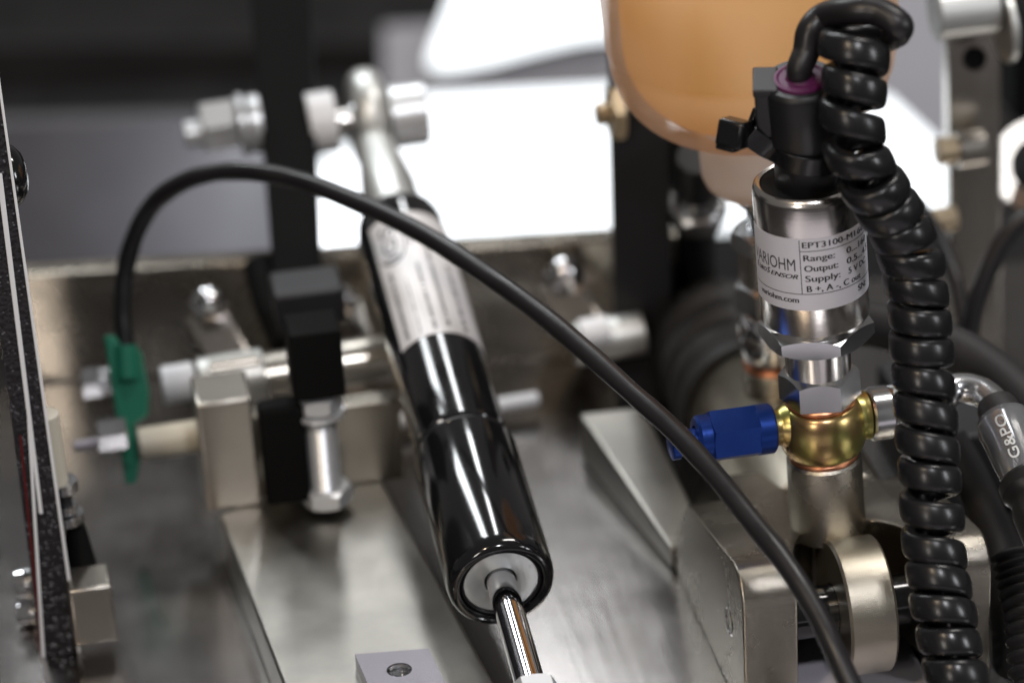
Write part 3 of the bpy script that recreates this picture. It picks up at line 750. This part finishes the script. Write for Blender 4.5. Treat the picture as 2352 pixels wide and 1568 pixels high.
# ================================================================= upright arms, bolts through the eye
def upright(pl_, pr_, ytop, ybot, d, depth, m, label, name='upright_arm'):
    """flat bar: left and right pixel edges at the top and bottom"""
    (xa, xb), (xc, xd) = pl_, pr_
    poly = [PD(xa, ytop, d-(784-ytop)*.0), PD(xb, ytop, d), PD(xd, ybot, d), PD(xc, ybot, d)]
    # stand it upright: project on the vertical plane through the bottom edge
    A_, B_ = poly[3], poly[2]; e = (B_-A_); nr = Vector((-e.y, e.x, 0)).normalized()
    out = []
    for x, y in ((xa, ytop), (xb, ytop), (xd, ybot), (xc, ybot)):
        r = ray(x, y); t = (A_-CAM).dot(nr)/r.dot(nr); out.append(CAM+r*t)
    return tag(build(name, MB().prism(out, nr*depth), m, bevel=.5), label, 'arm')
poly = [PD(562, -160, 744), PD(706, -160, 744), PD(738, 650, 700), PD(628, 650, 700)]
nn = (poly[1]-poly[0]).cross(poly[2]-poly[1]).normalized()
if nn.dot(F) < 0: nn = -nn
tag(build('upright_arm', MB().prism(poly, nn*12), M['black_deep'], bevel=.5), 'black upright arm bolted to the damper eye', 'arm')
upright((1392, 1530), (1416, 1548), -160, 985, 722, 16, M['black_satin'], 'black upright arm standing between damper and rubber boot')
tag(build('black_bracket', MB().prism([PD(1530, 290, 745), PD(1690, 290, 745), PD(1668, 462, 745), PD(1530, 470, 745)], F*8), M['black_deep'], bevel=.6), 'matt black bracket behind the bottle neck and the arm', 'bracket')
def cylx(name, x0, y0, x1, y1, d, prof_r, m, parent=None, hexr=None, **k):
    P0, P1 = PD(x0, y0, d), PD(x1, y1, d)
    a = P1-P0; a.y = 0; ln = a.length; a.normalize()
    mb = MB()
    if hexr: mb.hexa(P0, a, hexr, ln, to=-F+U0*.4)
    else: mb.lathe(P0, a, [(0, 0), (0, prof_r-.3), (.3, prof_r), (ln-.3, prof_r), (ln, prof_r-.3), (ln, 0)], 40)
    return build(name, mb, m, parent, sharp=25, **k)
de = 724
eb = thing('eye_bolt', PD(520, 300, de), 'zinc bolt with nut and washers through the black arm and damper eye', 'bolt')
cylx('shank', 424, 310, 700, 285, de, 3.0, M['zincsoft'], eb)
cylx('nut', 462, 294, 545, 286, de, 0, M['zincsoft'], eb, hexr=6.0)
cylx('washer', 548, 288, 566, 286, de, 7.0, M['zincsoft'], eb)
cylx('washer', 572, 286, 600, 284, de, 6.6, M['zincsoft'], eb)
cylx('spacer', 708, 286, 772, 280, de, 6.9, M['white'], eb)
cylx('head', 894, 270, 980, 264, de, 7.0, M['zincsoft'], eb)
cylx('pin', 770, 281, 900, 270, de, 2.6, M['steel'], eb)
bz = thing('brass_bolt', PD(1400, 270, 690), 'brass bolt and washer on the arm behind the bottle', 'bolt')
cylx('tip', 1368, 264, 1402, 262, 688, 2.4, M['brass'], bz)
cylx('nut', 1398, 262, 1432, 260, 688, 0, M['brass'], bz, hexr=6.2)

# ================================================================= pivot, bumper and green bracket (left rear)
# foot of the arm
ft = PD(706, 682, 676)
tag(build('arm_foot', MB().box(ft, 14.5, 12, 7.8), M['black_satin'], bevel=.8), 'dark grey foot block under the black arm', 'block')
dk = MB().tube([PD(600, 610, 712), PD(625, 700, 705), PD(665, 790, 700)], 4.0, 16, 6)
tag(build('link_rod', dk, M['black_deep']), 'matt black link rod slanting behind the foot block', 'rod')
# pivot block and shaft
yb = 46.0
c_a, c_b = PZ(478, 1190, .03), PZ(612, 1196, .03)
tz = PY(545, 932, 44).z
blk = MB().box(((c_a.x+c_b.x)/2, yb+7, tz/2+.02), c_b.x-c_a.x, 13, tz-.0)
tag(build('pivot_block', blk, M['taupe'], bevel=.7), 'upright taupe block standing at the back of the rail', 'block')
dsh = 690
sh_ = thing('pivot_shaft', PD(600, 880, dsh), 'pale stepped pivot shaft lying across behind the damper', 'shaft')
cylx('collar', 458, 884, 610, 868, dsh-6, 5.6, M['cast'], sh_)
cylx('shaft', 606, 866, 900, 838, dsh, 5.0, M['paleshaft'], sh_)
cylx('rib', 480, 850, 600, 838, dsh-9, 2.0, M['paleshaft'], sh_)
ea, eb_ = PZ(596, 1140, .05), PZ(930, 1098, .05); en = Vector((-(eb_-ea).y, (eb_-ea).x, 0)).normalized()
eh = PY(760, 935, ea.y).z
tag(build('end_plate', MB().prism([ea, eb_, eb_+Z*eh, ea+Z*eh], en*5), M['endplate'], bevel=.6), 'olive brown end plate standing across the back of the rail', 'plate')
tag(build('recess_shade', MB().box(PD(652, 1035, 648), 9.0, 5, 22), M['black_deep'], bevel=1.2), 'matt black block standing in for the dark recess beside the pivot block', 'block')  # black block put in as the shade of a recess
# bumper bolt
BX = PD(750, 1135, 655)
bm_ = thing('bumper_bolt', BX, 'zinc hexagon bolt with square black bumper under the foot block', 'bolt')
up = Z
def bh(y):
    q = PA(750, y, 1, BX.y); return q.z-BX.z
build('bumper', MB().box(BX+Z*((bh(888)+bh(735))/2), 10.2, 10.2, bh(735)-bh(888)), M['black_deep'], bm_, bevel=.5)
build('nut', MB().hexa(BX+Z*bh(935), Z, 4.8, bh(900)-bh(935), to=-F), M['zincsoft'], bm_, sharp=22)
build('washer', MB().lathe(BX, Z, [(bh(948), 2), (bh(948), 5.0), (bh(938), 5.0), (bh(938), 2)], 32), M['zincsoft'], bm_)
pf = []; z0_, z1_ = bh(1130), bh(945); nT = 16
for i in range(nT): q0 = z0_+(z1_-z0_)*i/nT; dq = (z1_-z0_)/nT; pf += [(q0, 2.8), (q0+dq*.5, 3.25)]
build('thread', MB().lathe(BX, Z, pf, 32), M['zincsoft'], bm_, sharp=10)
build('head', MB().hexa(BX+Z*bh(1150), Z, 5.3, bh(1112)-bh(1150), to=-F), M['zincsoft'], bm_, sharp=22)
# dome nuts on slanting brackets
def dome(px, py, d, r, label, lean=0.0):
    c = PD(px, py, d); ax = (Z+X*lean-Y*.25).normalized()
    t = thing('dome_nut', c-ax*r*.9, label, 'nut', 'dome nuts along the back')
    build('hexagon', MB().hexa(c-ax*r*.8, ax, r, r*.75, to=-F), M['chrome'], t, sharp=22)
    build('dome', MB().lathe(c, ax, [(-r*.1, r*.82)]+[(r*.75*math.sin(math.radians(a)), r*.80*math.cos(math.radians(a))) for a in range(0, 91, 9)], 32), M['chrome'], t)
    return t
dome(478, 690, 700, 4.2, 'shiny dome nut on the bracket next to the green bracket')
dome(783, 680, 706, 3.6, 'shiny dome nut between the foot block and the damper')
dome(1296, 622, 712, 4.4, 'shiny dome nut beyond the arching thin cable')
def bracket(a, b, d, wd, th_, m, label):
    A_, B_ = PD(*a, d), PD(*b, d-8); e = (B_-A_).normalized(); s_ = e.cross(F).normalized(); n_ = s_.cross(e)
    return tag(build('slant_bracket', MB().box((A_+B_)/2, (B_-A_).length, wd, th_, (e, s_, n_)), m, bevel=.8), label, 'bracket')
bracket((470, 715), (545, 850), 706, 9.0, 5, M['satin'], 'slanting satin bracket below the dome nut near the green bracket')
bracket((1275, 650), (1370, 800), 716, 9.5, 5, M['satin'], 'slanting satin bracket below the dome nut beyond the thin cable')
bracket((800, 700), (830, 800), 716, 7.0, 4, M['satin'], 'slanting satin bracket beside the damper tube')
# green bracket
gd = 668
gp = [(238, 772), (262, 770), (280, 800), (324, 806), (342, 900), (338, 955), (306, 978), (322, 1052), (312, 1110), (288, 1112), (272, 1010), (262, 930), (250, 850)]
gb = thing('green_bracket', PD(300, 1110, gd), 'thin green plastic bracket holding the end of the thin cable', 'bracket')
build('plate', MB().prism([PD(x, y, gd) for x, y in gp], F*1.8), M['green'], gb, bevel=.3)
build('tongue', MB().prism([PD(x, y, gd-1.6) for x, y in [(240, 772), (258, 772), (272, 880), (296, 985), (300, 1070), (285, 1070), (264, 930)]], F*1.5), M['green'], gb, bevel=.2)
build('cable_sleeve', MB().tube([PD(292, 870, gd), PD(290, 830, gd), PD(288, 792, gd)], 2.6, 18, 4), M['green'], gb)
# bolts, roller and bar by the green bracket
hb1 = thing('short_bolt', PD(225, 880, 676), 'short zinc bolt pointing away from the upper edge of the green bracket', 'bolt')
cylx('shank', 228, 876, 300, 870, 676, 2.9, M['zinc'], hb1); cylx('head', 186, 880, 232, 876, 676, 0, M['zinc'], hb1, hexr=3.6)
tag(cylx('white_roller', 372, 885, 448, 878, 682, 4.0, M['white']), 'white nylon roller between green bracket and pale shaft', 'roller')
sb_ = thing('spacer_bar', PD(400, 1015, 664), 'pale round bar from the green bracket to the taupe block', 'bar')
cylx('bar', 318, 1020, 486, 1008, 666, 3.4, M['cream'], sb_); cylx('nut', 224, 1000, 292, 996, 664, 0, M['zinc'], sb_, hexr=3.6); cylx('stud', 168, 1026, 300, 1016, 668, 1.2, M['tab'], sb_)
# adjuster stack beside the black plate
AJ = PD(185, 1300, 632)
bk = PD(212, 1400, 626)
tag(build('stop_block', MB().box((bk.x+0, bk.y+2, bk.z), 8.2, 9, 12.5), M['taupe'], bevel=.6), 'taupe stop block below the black cone by the speckled plate', 'block')
aj = thing('adjuster_stack', AJ, 'cream post with washers over a black cone beside the speckled plate', 'adjuster')
def ah(y): return PA(185, y, 1, AJ.y).z-AJ.z
build('cone', MB().lathe(AJ, Z, [(ah(1308), 0), (ah(1308), 3.1), (ah(1290), 3.1), (ah(1205), 1.9), (ah(1200), 0)], 36), M['black_deep'], aj)
for ya, yb_, r_w in ((1190, 1172, 3.4), (1168, 1150, 2.4), (1118, 1096, 3.0)):
    build('washer', MB().lathe(AJ-X*1.5, Z, [(ah(ya), 0), (ah(ya), r_w), (ah(yb_), r_w), (ah(yb_), 0)], 36), M['zinc'], aj)
build('post', MB().lathe(AJ-X*3.4, Z, [(ah(1100), 0), (ah(1100), 3.2), (ah(940), 3.0), (ah(935), 0)], 36), M['cream'], aj)
build('stem', MB().lathe(AJ-X*1.5, Z, [(ah(1200), 1.6), (ah(1095), 1.6)], 24), M['black_satin'], aj)
# white bar standing in for the light of a slot behind the damper, bar at the right rear
tag(cylx('slot_light', 884, 972, 1246, 938, 702, 1.6, M['white']), 'thin white bar standing in for the bright slot behind the damper tube', 'pin')
cb2 = thing('cross_bar', PD(1400, 800, 706), 'pale stepped cross bar behind the thin cable near the arm', 'bar')
cylx('bar', 1318, 792, 1482, 772, 706, 4.6, M['cast'], cb2); cylx('collar', 1330, 768, 1400, 760, 702, 3.2, M['white'], cb2)

# ================================================================= speckled black plate at the left
pd_ = 602
Q = PD(120, 784, pd_); yq = Q.y
lean = [(-27, -40), (-27, -40)]
def edge_pts(xa, ya, xb, yb_): return PA(xa, ya, 1, yq), PA(xb, yb_, 1, yq)
bt, bb2 = edge_pts(-26, 0, 206, 1640)         # right edge of the front edge face
lt_, lb2 = edge_pts(-96, 0, 112, 1640)       # left edge
bp_ = thing('speckled_plate', bb2, 'tall speckled black plate with chamfer glints painted white seen edge on', 'plate')
back = Vector((-math.sin(math.radians(2.0)), 1, 0))*70                # turned so that its left face shows
back = Vector((-9, 70, 0))
core = MB().prism([bt, lt_, lb2, bb2], back)
build('board', core, M['speckle'], bp_)
def strip(xa, ya, xb, yb_, wa, wb, off, name):
    a, b = PA(xa, ya, 1, yq-off), PA(xb, yb_, 1, yq-off); a2, b2 = PA(xa+wa, ya, 1, yq-off), PA(xb+wb, yb_, 1, yq-off)
    build(name, MB().prism([a, a2, b2, b], Y*(off+.4)), M['white'], bp_, bevel=.12)
strip(-32, 0, 198, 1640, 6, 8, .45, 'painted_glint')  # white strips paint the light that the chamfers catch
strip(-8, 400, 90, 1180, 13, 9, .45, 'painted_glint')
strip(62, 960, 104, 1640, 7, 8, .45, 'painted_glint')
# side liner and button head
red = mat('red_film', (.09, .005, .005), 0, .35)
a, b = PA(44, 1000, 1, yq-.1), PA(108, 1640, 1, yq-.1)
build('film', MB().prism([a, a+X*.45, b+X*.45, b], Y*5-X*.7), red, bp_)
bn = PA(38, 402, 1, yq+9)
bt2 = thing('button_head', bn, 'black dome headed screw peeping out behind the speckled plate', 'screw')
build('head', MB().lathe(bn-X*1.6, X+Y*.1, [(0, 5.9), (.5, 5.9), (1.8, 5.3), (2.9, 3.9), (3.4, 2.4), (3.4, 0)], 48), M['black_gloss'], bt2)
build('socket', MB().hexa(bn+X*1.62, X, 1.8, .25, to=Z), M['black_deep'], bt2)
cr = thing('mirrored_rings', PD(70, 1360, 612), 'chrome rings standing in for reflections in the speckled plate', 'spacer')  # solid rings take the place of reflections in the plate face
cylx('ring', 36, 1345, 92, 1338, 640, 3.4, M['chrome'], cr); cylx('ring', 40, 1412, 100, 1406, 640, 2.6, M['chrome'], cr)

# ================================================================= right side
# thick rubber hose
hz = [rp((b0h+b1h)/2)+X*4, PD(1900, 742, 640), PD(2000, 745, 638), (PD(2100, 772, 634)), PD(2200, 806, 630), PD(2290, 862, 624), PD(2390, 960, 616), PD(2450, 1060, 610)]
tag(build('rubber_hose', MB().tube(hz, 4.5, 28, 10), M['rubber']), 'thick dull rubber hose bending away behind the coiled lead', 'hose')
wv = thing('wire_pair', PD(2222, 840, 672), 'two thin black wires meeting in a fork behind the thick hose', 'wire')
build('wire', MB().tube([PD(*q) for q in ((2110, 470, 690), (2160, 545, 684), (2190, 625, 678), (2208, 700, 675), (2218, 790, 672), (2222, 840, 672))], 1.5, 14, 8), M['cable'], wv)
build('wire', MB().tube([PD(*q) for q in ((2400, 478, 668), (2345, 508, 668), (2300, 560, 669), (2262, 640, 670), (2235, 720, 671), (2226, 790, 672), (2224, 840, 672))], 2.0, 14, 8), M['cable'], wv)
# taupe post
upright((2172, 2300), (2190, 2300), -120, 985, 735, 9, M['taupe'], 'taupe metal post with a dark hole on the right', 'post')
tag(build('right_plate', MB().box(PD(2255, 900, 742)-Z*6, 60, 8, 36), M['brown'], bevel=.6), 'low dull brown plate behind the thick hose at the foot of the post', 'plate')
hole = PD(2238, 135, 686)
ph_ = thing('post_bolt', PD(2180, 345, 690), 'brass coloured bolt across the taupe post at mid height', 'bolt')
cylx('head', 2150, 350, 2200, 346, 694, 2.9, M['brass'], ph_); cylx('washer', 2196, 346, 2262, 340, 696, 4.0, M['taupe'], ph_)
ph2 = thing('post_bolt', PD(2200, 40, 690), 'large pale bolt head at the top of the taupe post', 'bolt')
cylx('head', 2146, 32, 2290, 22, 680, 5.6, M['cast'], ph2); cylx('collar', 2300, 60, 2318, 58, 682, 8.0, M['cast'], ph2)
ph3 = thing('post_bolt', PD(2150, 510, 690), 'brass coloured bolt low on the taupe post above the wires', 'bolt')
cylx('head', 2104, 512, 2200, 504, 704, 2.6, M['brass'], ph3)
tag(build('post_grommet', MB().lathe(hole, -F, [(0, 0), (0, 2.6), (.8, 2.4), (.2, 1.6), (.2, 0)], 28), M['black_deep']), 'dark oval grommet in the taupe post', 'grommet')
tag(build('motor_block', MB().box(PD(2400, 140, 742), 18, 14, 22), M['black_deep'], bevel=1), 'matt black block beyond the taupe post', 'block')
rg = thing('chrome_flange', PD(2380, 400, 720), 'curved chrome flange at the right beyond the post', 'flange')
build('ring', MB().lathe(PD(2392, 380, 712), (-F-RR*.5), [(0, 6), (0, 10.2), (1.5, 10.6), (3, 10.2), (3, 6)], 48), M['chrome'], rg)
build('core', MB().lathe(PD(2392, 380, 712), (-F-RR*.5), [(1, 0), (1, 6.2), (3.6, 5.6), (3.6, 0)], 40), M['black_satin'], rg)
# corrugated black sleeve at the lower right
cs = [PD(2322, 1268, 606), PD(2342, 1340, 604), PD(2360, 1430, 600), PD(2368, 1540, 596), PD(2380, 1660, 592)]
tag(build('corrugated_sleeve', MB().tube(cs, 4.3, 24, 30, rf=lambda t: .88+.14*math.sin(t*85)), M['rubber'], sharp=60), 'black corrugated sleeve beside the right arm of the fork', 'sleeve')
tag(build('black_hose', MB().tube([PD(2180, 1010, 636), PD(2225, 1090, 634), PD(2262, 1170, 630), PD(2296, 1260, 622), PD(2312, 1370, 616), PD(2322, 1500, 612), PD(2330, 1640, 608)], 3.6, 20, 8), M['rubber']), 'black hose running down behind the right arm of the fork', 'hose')
tag(build('dark_filler', MB().box((99, 40, -1), 26, 36, 17.9), M['black_satin'], bevel=1.0), 'black block added to darken the base right of the casting', 'block')  # added to darken a bright patch of the base
for o in sc.objects:
    if '_o' in o: del o['_o']
